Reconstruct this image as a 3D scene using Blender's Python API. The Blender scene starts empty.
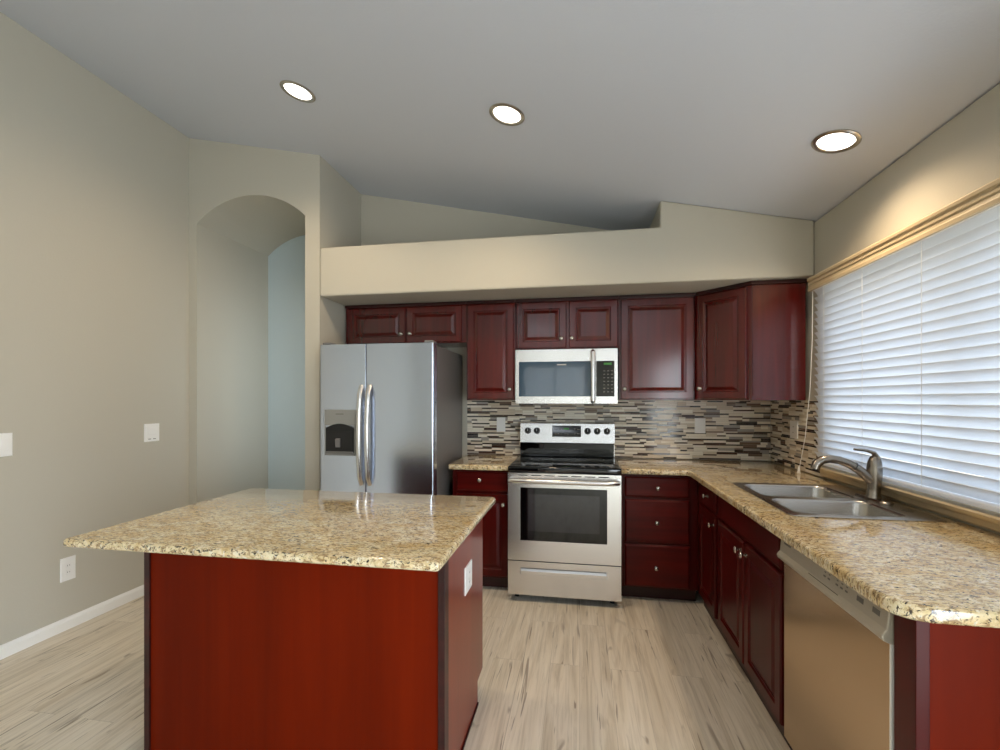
import bpy, bmesh, math, random
from mathutils import Vector, Matrix
SC = bpy.context.scene
COL = SC.collection
PI = math.pi
random.seed(7)

# ------------------------------------------------------------------ camera, world, large lights, exposure
cam_d = bpy.data.cameras.new('camera'); cam = bpy.data.objects.new('camera', cam_d); COL.objects.link(cam)
cam_d.sensor_width = 36.0; cam_d.lens = 461.09 * 36.0 / 1000.0
cam_d.shift_y = 0.02428; cam_d.clip_start = 0.05; cam_d.clip_end = 200
cam.location = (0, 0, 1.391); cam.rotation_euler = (PI / 2, 0, 0.1713)
SC.camera = cam

SC.view_settings.view_transform = 'Standard'; SC.view_settings.look = 'None'
SC.view_settings.gamma = 1.0; SC.view_settings.use_curve_mapping = False
SC.view_settings.exposure = 0.45
SC.cycles.use_denoising = True
SC.cycles.max_bounces = 10; SC.cycles.diffuse_bounces = 6; SC.cycles.glossy_bounces = 5
SC.cycles.sample_clamp_indirect = 6.0; SC.cycles.caustics_reflective = False; SC.cycles.caustics_refractive = False

SKY = 4.3
world = bpy.data.worlds.new('sky'); SC.world = world; world.use_nodes = True
wn = world.node_tree
for n in list(wn.nodes): wn.nodes.remove(n)
wo = wn.nodes.new('ShaderNodeOutputWorld'); wb = wn.nodes.new('ShaderNodeBackground')
wt = wn.nodes.new('ShaderNodeTexCoord'); wsx = wn.nodes.new('ShaderNodeSeparateXYZ'); wr = wn.nodes.new('ShaderNodeValToRGB')
wn.links.new(wt.outputs['Generated'], wsx.inputs[0]); wn.links.new(wsx.outputs['Z'], wr.inputs[0])
wr.color_ramp.elements[0].position = 0.0; wr.color_ramp.elements[0].color = (0.62, 0.60, 0.54, 1)
wr.color_ramp.elements[1].position = 0.03; wr.color_ramp.elements[1].color = (0.90, 0.95, 1.0, 1)
e = wr.color_ramp.elements.new(0.5); e.color = (0.70, 0.83, 1.0, 1)
wn.links.new(wr.outputs[0], wb.inputs[0]); wb.inputs[1].default_value = SKY
wn.links.new(wb.outputs[0], wo.inputs[0])

def daylight(name, loc, rot, sx, sy, power, color=(1, 1, 1), portal=False):
    d = bpy.data.lights.new(name, 'AREA'); d.shape = 'RECTANGLE'; d.size = sx; d.size_y = sy
    d.energy = power; d.color = color
    if portal: d.cycles.is_portal = True
    if name == 'niche_fill_light': d.spread = math.radians(100)
    o = bpy.data.objects.new(name, d); COL.objects.link(o); o.location = loc; o.rotation_euler = rot
    return o
# daylight through the window over the sink and the rear window; side and niche lights are added
daylight('sky_portal', (1.70, 2.03, 1.58), (0, PI / 2, 0), 1.1, 2.1, 1, portal=True)
daylight('rear_daylight', (-0.55, -3.24, 1.55), (PI / 2, 0, 0), 1.4, 1.2, 2.4, (0.70, 0.88, 1.0))
daylight('added_side_daylight', (1.52, -1.3, 1.06), (0, PI / 2, 0), 2.05, 2.9, 70, (0.76, 0.89, 1.0))  # unseen area light added to bring daylight from the right
daylight('niche_fill_light', (-2.056, 3.66, 1.5), (0, PI / 2, 0), 1.5, .40, 1.25, (0.72, 0.88, 1.0))  # unseen area light added to brighten the niche
CAN_POWER = 4.8
CAN_COLOR = (1.0, 0.76, 0.50)

# ------------------------------------------------------------------ materials
def lin(c):
    return tuple(((x / 255) / 12.92 if x / 255 <= 0.04045 else ((x / 255 + 0.055) / 1.055) ** 2.4) for x in c)

class Mat:
    def __init__(s, name):
        s.m = bpy.data.materials.new(name); s.m.use_nodes = True
        s.t = s.m.node_tree; s.b = s.t.nodes['Principled BSDF']
    def n(s, kind, **k):
        x = s.t.nodes.new(kind)
        for a, v in k.items():
            if a[0] == '_': x.inputs[a[1:].replace('_', ' ')].default_value = v
            else: setattr(x, a, v)
        return x
    def l(s, a, b): s.t.links.new(a, b)
    def set(s, **k):
        for a, v in k.items():
            i = s.b.inputs[a.replace('_', ' ')]
            if i.type == 'RGBA' and len(v) == 3: v = (*v, 1)
            i.default_value = v
        return s
    def coords(s, scale=(1, 1, 1), rot=(0, 0, 0), kind='Object'):
        tc = s.n('ShaderNodeTexCoord'); mp = s.n('ShaderNodeMapping')
        mp.inputs['Scale'].default_value = scale; mp.inputs['Rotation'].default_value = rot
        s.l(tc.outputs[kind], mp.inputs[0]); return mp.outputs[0]
    def noise(s, vec, scale, detail=4, rough=0.5, dist=0.0):
        x = s.n('ShaderNodeTexNoise'); x.inputs['Scale'].default_value = scale; x.inputs['Detail'].default_value = detail
        x.inputs['Roughness'].default_value = rough; x.inputs['Distortion'].default_value = dist
        s.l(vec, x.inputs['Vector']); return x.outputs['Fac']
    def ramp(s, fac, stops, interp='LINEAR'):
        r = s.n('ShaderNodeValToRGB'); r.color_ramp.interpolation = interp
        el = r.color_ramp.elements
        while len(el) < len(stops): el.new(0.5)
        for e_, (p, c) in zip(el, stops):
            e_.position = p; e_.color = (*c, 1) if len(c) == 3 else c
        s.l(fac, r.inputs[0]); return r.outputs[0]
    def mix(s, fac, a, b, mode='MIX'):
        x = s.n('ShaderNodeMix', data_type='RGBA', blend_type=mode)
        for sock, v in ((x.inputs[0], fac), (x.inputs[6], a), (x.inputs[7], b)):
            if hasattr(v, 'is_linked') or hasattr(v, 'links'): s.l(v, sock)
            else: sock.default_value = v if not isinstance(v, tuple) or len(v) == 4 else (*v, 1)
        return x.outputs[2]
    def math(s, op, a, b=0.0):
        x = s.n('ShaderNodeMath', operation=op)
        for sock, v in ((x.inputs[0], a), (x.inputs[1], b)):
            if hasattr(v, 'links'): s.l(v, sock)
            else: sock.default_value = v
        return x.outputs[0]
    def bump(s, h, strength=0.1, dist=0.01):
        x = s.n('ShaderNodeBump'); x.inputs['Strength'].default_value = strength; x.inputs['Distance'].default_value = dist
        s.l(h, x.inputs['Height']); s.l(x.outputs[0], s.b.inputs['Normal'])
    def color(s, c): s.l(c, s.b.inputs['Base Color'])

def paint(name, c, rough=0.6, tex=0.12, spec=0.3):
    m = Mat(name); m.set(Base_Color=lin(c), Roughness=rough, Specular_IOR_Level=spec)
    v = m.coords()
    m.bump(m.noise(v, 90, 3, 0.55), tex, 0.004)
    return m.m

def plain(name, c, rough=0.4, metal=0.0, **k):
    m = Mat(name); m.set(Base_Color=lin(c), Roughness=rough, Metallic=metal, **k)
    v = m.coords(); n_ = m.noise(v, 40, 2)
    k_ = 0.008 if metal > 0.5 else 0.05
    m.l(m.math('ADD', m.math('MULTIPLY', n_, k_), rough - k_ / 2), m.b.inputs['Roughness'])
    return m.m

def cherry(name, axis, a, b, c, rough=0.26, spec=0.4, coat=0.08):
    m = Mat(name)
    sc = [26, 26, 26]; sc[axis] = 1.3
    v = m.coords(tuple(sc)); f = m.noise(v, 1.0, 4, 0.5, 0.3)
    sc2 = [3.2, 3.2, 3.2]; sc2[axis] = 0.35
    g = m.noise(m.coords(tuple(sc2)), 1.0, 3, 0.5, 0.3)
    col = m.ramp(f, [(0.30, lin(a)), (0.52, lin(b)), (0.75, lin(c))])
    dk = m.ramp(g, [(0.32, (0.78, 0.78, 0.78)), (0.68, (1.12, 1.12, 1.12))])
    m.color(m.mix(1.0, col, dk, 'MULTIPLY'))
    m.set(Roughness=rough, Specular_IOR_Level=spec, Coat_Weight=coat, Coat_Roughness=0.12)
    m.bump(f, 0.03, 0.002)
    return m.m

def granite(name, seed):
    m = Mat(name)
    v = m.coords((1, 1.35, 1), (0, 0, 0.25 + seed))
    warp = m.noise(v, 9, 3, 0.6, 0.5)
    big = m.noise(v, 26, 5, 0.65, 1.2)
    base = m.ramp(big, [(0.28, lin((188, 166, 124))), (0.42, lin((220, 203, 160))), (0.55, lin((232, 219, 184))), (0.72, lin((238, 230, 206)))])
    tone = m.ramp(warp, [(0.35, lin((236, 214, 178))), (0.62, (1, 1, 1))])
    base = m.mix(0.75, base, tone, 'MULTIPLY')
    mid = m.noise(m.coords((1, 2.3, 1), (0, 0, 0.35 + seed)), 52, 4, 0.6, 1.0)
    mm = m.ramp(mid, [(0.515, (0, 0, 0)), (0.58, (1, 1, 1))])
    base = m.mix(m.math('MULTIPLY', mm, 0.75), base, lin((142, 110, 72)))
    dark = m.noise(m.coords((1, 2.5, 1), (0, 0, 0.3 + seed)), 58, 4, 0.62, 1.3)
    dm = m.ramp(dark, [(0.565, (0, 0, 0)), (0.61, (1, 1, 1))])
    base = m.mix(dm, base, lin((46, 34, 26)))
    lt = m.noise(v, 60, 2, 0.5, 0.4)
    lm = m.ramp(lt, [(0.63, (0, 0, 0)), (0.70, (1, 1, 1))])
    base = m.mix(m.math('MULTIPLY', lm, 0.7), base, lin((232, 226, 206)))
    m.color(base); m.set(Roughness=0.10, Specular_IOR_Level=0.7, Coat_Weight=0.6, Coat_Roughness=0.04)
    return m.m

def steel(name, c, rough, axis=0, aniso=0.5):
    m = Mat(name)
    sc = [180, 180, 180]; sc[axis] = 1.5
    f = m.noise(m.coords(tuple(sc)), 1.0, 2, 0.5)
    m.l(m.math('ADD', m.math('MULTIPLY', f, 0.006), rough - 0.003), m.b.inputs['Roughness'])
    m.set(Base_Color=lin(c), Metallic=1.0)
    return m.m

def plank_floor():
    m = Mat('vinyl_plank')
    v = m.coords((1, 1, 1), (0, 0, PI / 2))
    br = m.n('ShaderNodeTexBrick'); br.offset = 0.37; br.squash = 1.0
    for k, x in (('Scale', 1.0), ('Mortar Size', 0.0012), ('Mortar Smooth', 0.1), ('Bias', 0.0), ('Brick Width', 1.22), ('Row Height', 0.152)):
        br.inputs[k].default_value = x
    br.inputs['Color1'].default_value = (0, 0, 0, 1); br.inputs['Color2'].default_value = (1, 1, 1, 1); br.inputs['Mortar'].default_value = (0.5, 0.5, 0.5, 1)
    m.l(v, br.inputs['Vector'])
    # shift the grain from plank to plank
    tc = m.n('ShaderNodeTexCoord'); add = m.n('ShaderNodeVectorMath', operation='MULTIPLY_ADD')
    m.l(br.outputs['Color'], add.inputs[0]); add.inputs[1].default_value = (7.3, 11.1, 0); m.l(tc.outputs['Object'], add.inputs[2])
    def cs(scale):
        mp = m.n('ShaderNodeMapping'); mp.inputs['Scale'].default_value = scale; m.l(add.outputs[0], mp.inputs[0]); return mp.outputs[0]
    fine = m.noise(cs((60, 2.2, 1)), 1.0, 6, 0.65, 0.8)
    wide = m.noise(cs((11, 0.9, 1)), 1.0, 4, 0.55, 1.6)
    col = m.ramp(wide, [(0.28, lin((204, 191, 170))), (0.46, lin((222, 211, 192))), (0.60, lin((229, 219, 202))), (0.78, lin((210, 197, 177)))])
    gr = m.ramp(fine, [(0.30, (0.72, 0.70, 0.67)), (0.52, (1, 1, 1)), (0.75, (1.06, 1.05, 1.04))])
    col = m.mix(0.8, col, gr, 'MULTIPLY')
    knot = m.noise(cs((7.5, 2.0, 1)), 1.0, 2, 0.5, 2.2)
    km = m.ramp(knot, [(0.66, (0, 0, 0)), (0.74, (1, 1, 1))])
    col = m.mix(m.math('MULTIPLY', km, 0.55), col, lin((112, 92, 70)))
    crack = m.noise(cs((34, 1.6, 1)), 1.0, 2, 0.5, 1.5)
    cm = m.ramp(crack, [(0.655, (0, 0, 0)), (0.70, (1, 1, 1))])
    col = m.mix(m.math('MULTIPLY', cm, 0.6), col, lin((98, 78, 58)))
    tone = m.ramp(br.outputs['Color'], [(0.0, (0.95, 0.945, 0.94)), (1.0, (1.03, 1.03, 1.03))])
    col = m.mix(1.0, col, tone, 'MULTIPLY')
    col = m.mix(m.math('MULTIPLY', br.outputs['Fac'], 0.3), col, lin((110, 95, 78)))
    m.color(col); m.set(Roughness=0.42, Specular_IOR_Level=0.35)
    m.bump(fine, 0.05, 0.002)
    return m.m

M = {}
M['wall'] = paint('wall_paint', (189, 185, 172))
M['wall_blue'] = paint('pale_blue_wall', (192, 206, 211))  # lighter and bluer than the other walls, for the niche back
M['ceiling'] = paint('ceiling_paint', (202, 207, 217), 0.8, 0.15, 0.1)
M['white'] = plain('white_paint', (238, 238, 235), 0.4)
M['plastic'] = plain('white_plastic', (240, 240, 238), 0.35)
M['beige'] = plain('beige_trim', (196, 178, 146), 0.42)
M['cherry'] = cherry('cherry_wood', 2, (72, 9, 7), (82, 11, 8), (92, 15, 11), 0.22, 0.5, 0.5)
M['cherry_h'] = cherry('cherry_wood_horizontal', 0, (72, 8, 5), (86, 12, 8), (98, 17, 11), 0.30, 0.22, 0.0)
M['cherry_base'] = cherry('cherry_base_shaded', 2, (62, 7, 5), (72, 9, 6), (80, 12, 8), 0.30, 0.22, 0.0)  # same lacquer as the uppers, with shading put into a darker colour
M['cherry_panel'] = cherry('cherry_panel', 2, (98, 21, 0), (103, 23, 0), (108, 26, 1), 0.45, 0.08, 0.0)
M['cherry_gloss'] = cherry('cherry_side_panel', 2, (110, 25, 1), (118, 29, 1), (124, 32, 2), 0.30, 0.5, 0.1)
M['cherry_dark'] = cherry('cherry_dark_wood', 0, (36, 7, 6), (48, 10, 8), (60, 14, 10), 0.4)  # darker cherry for toe kicks, top rails and corner posts
M['granite'] = granite('granite', 0.0)
M['steel'] = steel('brushed_steel', (228, 227, 226), 0.27, 0)
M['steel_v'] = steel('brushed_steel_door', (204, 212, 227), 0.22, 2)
M['steel_dw'] = steel('steel_warm_reflection', (200, 176, 146), 0.20, 1)  # brown reflection of island and floor put into the steel colour
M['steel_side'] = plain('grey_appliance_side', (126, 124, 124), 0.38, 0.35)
M['steel_sink'] = plain('sink_steel', (186, 181, 174), 0.27, 1.0)
M['dispenser'] = plain('dispenser_panel', (150, 150, 146), 0.35, 0.3)
M['nickel'] = plain('brushed_nickel', (196, 192, 184), 0.24, 1.0)
M['faucet'] = plain('satin_nickel', (158, 150, 140), 0.27, 1.0)
M['black_glass'] = plain('black_glass', (5, 6, 8), 0.05, 0.0, Specular_IOR_Level=0.6)
M['mw_glass'] = plain('tinted_glass', (22, 58, 84), 0.05, 0.0, Specular_IOR_Level=1.0)
M['oven_glass'] = plain('oven_inner_glass', (12, 15, 26), 0.06, 0.0, Specular_IOR_Level=0.9)
M['black'] = plain('black_plastic', (14, 14, 15), 0.35)
M['dark'] = plain('dark_recess', (22, 20, 20), 0.5)
M['dw_beige'] = plain('appliance_beige', (184, 176, 160), 0.38, 0.25)
M['grey_print'] = plain('grey_printing', (108, 104, 98), 0.5)
M['light_print'] = plain('light_printing', (196, 198, 198), 0.5)
M['grout'] = plain('grout', (178, 168, 150), 0.8)
TILE = [('tile_cream', (236, 228, 212), 0.25), ('tile_sand', (212, 198, 176), 0.25), ('tile_brown', (66, 42, 34), 0.10),
        ('tile_dark', (42, 28, 24), 0.10), ('tile_grey', (164, 158, 150), 0.14), ('tile_taupe', (122, 100, 84), 0.12)]
TM = [plain(n, c, r, 0.0, Coat_Weight=0.1, Coat_Roughness=0.05) for n, c, r in TILE]
M['floor'] = plank_floor()

def emit(name, c, s):
    m = Mat(name); m.set(Base_Color=(0.8, 0.8, 0.8) if s > 1 else (0.03, 0.12, 0.03), Emission_Color=c, Emission_Strength=s); return m.m
M['lamp'] = emit('lamp_lens', (1.0, 0.93, 0.82), 6.0)
M['green_led'] = emit('green_display', (0.10, 0.55, 0.08), 0.10)

def slat_mat():
    m = Mat('white_blind_slat'); t = m.t
    m.set(Base_Color=lin((240, 241, 242)), Roughness=0.4)
    tr = m.n('ShaderNodeBsdfTranslucent'); tr.inputs[0].default_value = (*lin((225, 232, 240)), 1)
    mx = m.n('ShaderNodeMixShader'); mx.inputs[0].default_value = 0.38
    m.l(m.b.outputs[0], mx.inputs[1]); m.l(tr.outputs[0], mx.inputs[2])
    out = next(n for n in t.nodes if n.type == 'OUTPUT_MATERIAL'); m.l(mx.outputs[0], out.inputs[0])
    return m.m
M['slat'] = slat_mat()
def glass_mat():
    m = Mat('window_glass'); t = m.t
    tr = m.n('ShaderNodeBsdfTransparent'); gl = m.n('ShaderNodeBsdfGlossy'); gl.inputs['Roughness'].default_value = 0.02
    mx = m.n('ShaderNodeMixShader'); mx.inputs[0].default_value = 0.08
    m.l(tr.outputs[0], mx.inputs[1]); m.l(gl.outputs[0], mx.inputs[2])
    out = next(n for n in t.nodes if n.type == 'OUTPUT_MATERIAL'); m.l(mx.outputs[0], out.inputs[0])
    return m.m
M['glass'] = glass_mat()

# ------------------------------------------------------------------ mesh helpers (all take world coordinates)
def rrect(x0, x1, y0, y1, r, n=6):
    """rounded rectangle outline, counter-clockwise; r may be one radius or four (x0y0, x1y0, x1y1, x0y1)"""
    rs = r if isinstance(r, (tuple, list)) else (r,) * 4
    pts = []
    for (cx, cy, a, q) in ((x0 + rs[0], y0 + rs[0], PI, rs[0]), (x1 - rs[1], y0 + rs[1], 1.5 * PI, rs[1]),
                           (x1 - rs[2], y1 - rs[2], 0, rs[2]), (x0 + rs[3], y1 - rs[3], PI / 2, rs[3])):
        if q < 1e-6: pts.append((cx, cy)); continue
        for i in range(n + 1):
            t = a + PI / 2 * i / n
            pts.append((cx + q * math.cos(t), cy + q * math.sin(t)))
    return pts

class MB:
    def __init__(s): s.b = bmesh.new()
    def face(s, vs, mi=0):
        try: f = s.b.faces.new(vs); f.material_index = mi; return f
        except ValueError: return None
    def box(s, x0, x1, y0, y1, z0, z1, mi=0):
        v = [s.b.verts.new(p) for p in ((x0, y0, z0), (x1, y0, z0), (x1, y1, z0), (x0, y1, z0), (x0, y0, z1), (x1, y0, z1), (x1, y1, z1), (x0, y1, z1))]
        for q in ((3, 2, 1, 0), (4, 5, 6, 7), (0, 1, 5, 4), (1, 2, 6, 5), (2, 3, 7, 6), (3, 0, 4, 7)): s.face([v[i] for i in q], mi)
        return s
    def prism(s, poly, axis, a, b, mi=0):
        """poly in the two other axes (x,y)|(x,z)|(y,z), extruded along axis from a to b"""
        def mk(p, t): return {'x': (t, p[0], p[1]), 'y': (p[0], t, p[1]), 'z': (p[0], p[1], t)}[axis]
        A = [s.b.verts.new(mk(p, a)) for p in poly]; B = [s.b.verts.new(mk(p, b)) for p in poly]
        n = len(poly)
        s.face(A[::-1], mi); s.face(B, mi)
        for i in range(n): s.face([A[i], A[(i + 1) % n], B[(i + 1) % n], B[i]], mi)
        return s
    def slab(s, outer, holes, z0, z1, bev=0.0, seg=3):
        """flat slab with holes (outlines in x,y); the outer rim is rounded by bev"""
        b = bmesh.new(); ed = []
        for loop in [outer] + holes:
            vs = [b.verts.new((p[0], p[1], z0)) for p in loop]
            ed += [b.edges.new((vs[i], vs[(i + 1) % len(vs)])) for i in range(len(vs))]
        bmesh.ops.triangle_fill(b, use_beauty=True, edges=ed)
        g = bmesh.ops.extrude_face_region(b, geom=list(b.faces))
        for v in g['geom']:
            if isinstance(v, bmesh.types.BMVert): v.co.z = z1
        bmesh.ops.recalc_face_normals(b, faces=list(b.faces))
        if bev > 0:
            rim = {(round(p[0], 4), round(p[1], 4)) for p in outer}
            es = [e_ for e_ in b.edges if len(e_.link_faces) == 2 and abs(e_.verts[0].co.z - e_.verts[1].co.z) < 1e-6
                  and all((round(v.co.x, 4), round(v.co.y, 4)) in rim for v in e_.verts) and abs(e_.link_faces[0].normal.dot(e_.link_faces[1].normal)) < 0.5]
            bmesh.ops.bevel(b, geom=es, offset=bev, segments=seg, affect='EDGES', profile=0.5)
        s.merge(b); return s
    def merge(s, b):
        me = bpy.data.meshes.new('tmp'); b.to_mesh(me); b.free(); s.b.from_mesh(me); bpy.data.meshes.remove(me)
    def loft(s, rings, cap0=True, cap1=True, closed=True, mi=0):
        R = [[s.b.verts.new(p) for p in r] for r in rings]; n = len(R[0])
        for a, b in zip(R, R[1:]):
            for i in range(n if closed else n - 1): s.face([a[i], a[(i + 1) % n], b[(i + 1) % n], b[i]], mi)
        if cap0: s.face(R[0][::-1], mi)
        if cap1: s.face(R[-1], mi)
        return s
    def tube(s, pts, r, seg=12, flat=None, mi=0):
        """swept tube; r a number or list; flat=(a,b) scales the two section axes"""
        pts = [Vector(p) for p in pts]; rs = r if isinstance(r, (list, tuple)) else [r] * len(pts)
        rings = []; up = None
        for i, p in enumerate(pts):
            d = (pts[min(i + 1, len(pts) - 1)] - pts[max(i - 1, 0)]).normalized()
            if up is None: up = Vector((0, 0, 1)) if abs(d.z) < 0.9 else Vector((1, 0, 0))
            sd = d.cross(up).normalized(); up = sd.cross(d).normalized()
            fa, fb = flat or (1, 1)
            rings.append([p + sd * math.cos(2 * PI * k / seg) * rs[i] * fa + up * math.sin(2 * PI * k / seg) * rs[i] * fb for k in range(seg)])
        return s.loft(rings, mi=mi)
    def lathe(s, prof, o, axis=(0, 0, 1), seg=20, mi=0):
        """prof: (radius, height along axis)"""
        ax = Vector(axis).normalized(); u = ax.orthogonal().normalized(); w = ax.cross(u); o = Vector(o)
        rings = [[o + ax * h + (u * math.cos(2 * PI * k / seg) + w * math.sin(2 * PI * k / seg)) * max(r, 1e-4) for k in range(seg)] for r, h in prof]
        return s.loft(rings, mi=mi)
    def raised(s, o, u, w, W, H, prof, mi=0):
        """rectangular panel W x H standing on z, lower left corner o, u across, w outward; prof: (inset, height)"""
        o, u, w = Vector(o), Vector(u), Vector(w); z = Vector((0, 0, 1))
        rings = [[o + u * a + z * b + w * h for a, b in ((i, i), (W - i, i), (W - i, H - i), (i, H - i))] for i, h in prof]
        return s.loft(rings, mi=mi)
    def build(s, name, mat, parent=None, bevel=0.0, smooth=False, seg=2, label=None):
        me = bpy.data.meshes.new(name); o = bpy.data.objects.new(name, me); COL.objects.link(o)
        base = Vector((0, 0, 0))
        if parent is not None:
            o.parent = parent; base = Vector(parent['_w'])
            o['_w'] = tuple(base)
        bmesh.ops.recalc_face_normals(s.b, faces=list(s.b.faces))
        if base.length: bmesh.ops.translate(s.b, vec=-base, verts=list(s.b.verts))
        if smooth:
            for f in s.b.faces: f.smooth = True
            for e_ in s.b.edges:
                if len(e_.link_faces) == 2 and e_.calc_face_angle(0) > math.radians(38): e_.smooth = False
        s.b.to_mesh(me); s.b.free()
        for m in (mat if isinstance(mat, list) else [mat]): me.materials.append(M[m] if isinstance(m, str) else m)
        if bevel:
            md = o.modifiers.new('bevel', 'BEVEL'); md.width = bevel; md.segments = seg; md.limit_method = 'ANGLE'; md.angle_limit = math.radians(40)
        if label: o['label'] = label
        return o

def thing(name, label, cat, loc, group=None):
    o = bpy.data.objects.new(name, None); COL.objects.link(o); o.location = loc; o['_w'] = tuple(loc)
    o.empty_display_size = 0.1
    o['label'] = label; o['category'] = cat
    if group: o['group'] = group
    return o
def tag(o, label, cat, group=None):
    o['label'] = label; o['category'] = cat
    if group: o['group'] = group
    return o
def struct(o, parent=None):
    o['kind'] = 'structure'; return o

# ------------------------------------------------------------------ room shell
XL, XR, YA, YB, YR = -3.06, 1.456, 3.19, 3.86, -3.2
def cz(x): return 2.515 + 0.211 * (1.455 - x)          # vaulted ceiling falls towards the window wall
SOF, SHELF = 2.166, 2.533
NX0, NX1, NYB = -2.99, -2.05, 4.04                      # arched niche
struct(MB().box(XL - .15, XR + .15, YR - .15, NYB + .15, -.08, 0).build('floor', 'floor'))
ext = 0.3
struct(MB().prism([(XL - .15, cz(XL - .15)), (XR + .15, cz(XR + .15)), (XR + .15, cz(XR + .15) + .1), (XL - .15, cz(XL - .15) + .1)], 'y', YR - .15, NYB + .15).build('ceiling', 'ceiling'))
struct(MB().box(XL - .15, XL, YR - .15, NYB + .15, 0, cz(XL)).build('wall_left', 'wall'))
struct(MB().box(-1.93, XR + .15, YB, YB + .15, 0, cz(-1.93)).build('wall_back', 'wall'))
# right wall around the window
WY0, WY1, WZ0, WZ1 = 1.05, 3.02, 1.03, 2.06
mb = MB(); hr = cz(XR + .15) + .02
PY0, PY1, PZ = -2.8, .2, 2.1
mb.box(XR, XR + .15, YR - .15, PY0, 0, hr); mb.box(XR, XR + .15, PY1, WY0, 0, hr); mb.box(XR, XR + .15, PY0, PY1, PZ, hr); mb.box(XR, XR + .15, WY1, YB, 0, hr)
mb.box(XR, XR + .15, WY0, WY1, 0, WZ0); mb.box(XR, XR + .15, WY0, WY1, WZ1, hr)
struct(mb.build('wall_right', 'wall'))
# unseen patio door added to let in side daylight; rear wall with its window
pd = MB()
for y in (PY0, -1.33, PY1 - .06): pd.box(XR + .06, XR + .11, y, y + .06, 0, PZ)
pd.box(XR + .06, XR + .11, PY0, PY1, PZ - .06, PZ).box(XR + .06, XR + .11, PY0, PY1, 0, .05)
struct(pd.build('added_patio_door', 'white'))
mb = MB(); RX0, RX1 = -1.25, 0.15
mb.box(XL - .15, RX0, YR - .15, YR, 0, 3.4); mb.box(RX1, XR + .15, YR - .15, YR, 0, cz(RX1)); mb.box(RX0, RX1, YR - .15, YR, 2.15, cz(RX1)); mb.box(RX0, RX1, YR - .15, YR, 0, .95)
struct(mb.build('wall_rear', 'wall'))
w2 = MB().box(RX0, RX1, YR - .09, YR - .03, .95, 1.0).box(RX0, RX1, YR - .09, YR - .03, 2.1, 2.15)
for x in (RX0, -.58, RX1 - .06): w2.box(x, x + .06, YR - .09, YR - .03, 1.0, 2.1)
w2 = struct(w2.build('window_2', 'white')); w2['_w'] = (0, 0, 0)
sl = MB()
for k in range(27): sl.prism([(YR - .012, 1.0 + k * .041), (YR + .012, 1.0335 + k * .041), (YR + .012, 1.0365 + k * .041), (YR - .012, 1.003 + k * .041)], 'x', RX0 + .02, RX1 - .02)
struct(sl.build('blind_slats', 'white', w2))
# block with the arched niche: its front is flush with the soffit, its right side closes the refrigerator bay
spring, crown = 2.783, 2.972
rise = crown - spring; hw = (NX1 - NX0) / 2; R = (hw * hw + rise * rise) / (2 * rise); cxn = (NX0 + NX1) / 2; czn = crown - R
arc = []
for i in range(25):
    t = math.asin(hw / R); a = -t + 2 * t * i / 24
    arc.append((cxn + R * math.sin(a), czn + R * math.cos(a)))
mb = MB()
front, back = [], []
for y, store in ((YA, front), (NYB, back)): pass
mb.prism([(XL, 0), (NX0, 0), (NX0, spring), (NX0, cz(NX0)), (XL, cz(XL))], 'y', YA, NYB)
mb.prism([(NX1, 0), (-1.93, 0), (-1.93, cz(-1.93)), (NX1, cz(NX1))], 'y', YA, NYB)
for p, q in zip(arc, arc[1:]): mb.prism([p, q, (q[0], cz(q[0])), (p[0], cz(p[0]))], 'y', YA, NYB)
bmesh.ops.remove_doubles(mb.b, verts=list(mb.b.verts), dist=1e-5)
struct(mb.build('wall_arch', 'wall'))
w3 = MB(); w3.box(-2.066, -2.05, 3.43, 3.46, .72, 2.28).box(-2.066, -2.05, 3.86, 3.89, .72, 2.28).box(-2.066, -2.05, 3.46, 3.86, .72, .75).box(-2.066, -2.05, 3.46, 3.86, 2.25, 2.28)
struct(w3.build('niche_light_frame', 'white'))  # unseen frame added around the niche fill light, no opening behind it
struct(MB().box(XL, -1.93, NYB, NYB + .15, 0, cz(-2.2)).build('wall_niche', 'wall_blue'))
# plant shelf soffit over the cabinets
mb = MB(); mb.prism([(-1.93, SOF), (XR, SOF), (XR, cz(XR)), (.525, cz(.525)), (.525, SHELF), (-1.93, SHELF)], 'y', YA, YB)
struct(mb.build('wall_soffit', 'wall', bevel=.012))
# baseboards
def baseboard(name, x0, x1, y0, y1, prof, axis):
    mb = MB()
    if axis == 'y': mb.prism([(x0 + p[0], p[1]) for p in prof], 'y', y0, y1)
    else: mb.prism([(y1 - p[0], p[1]) for p in prof], 'x', x0, x1)
    struct(mb.build(name, 'white'))
PB = [(0, 0), (.014, 0), (.014, .052), (.010, .060), (.006, .069), (0, .072)]
baseboard('baseboard_left', XL, 0, YR, YA, PB, 'y')
baseboard('baseboard_niche', NX0, NX1, 0, NYB, PB, 'x')
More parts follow.
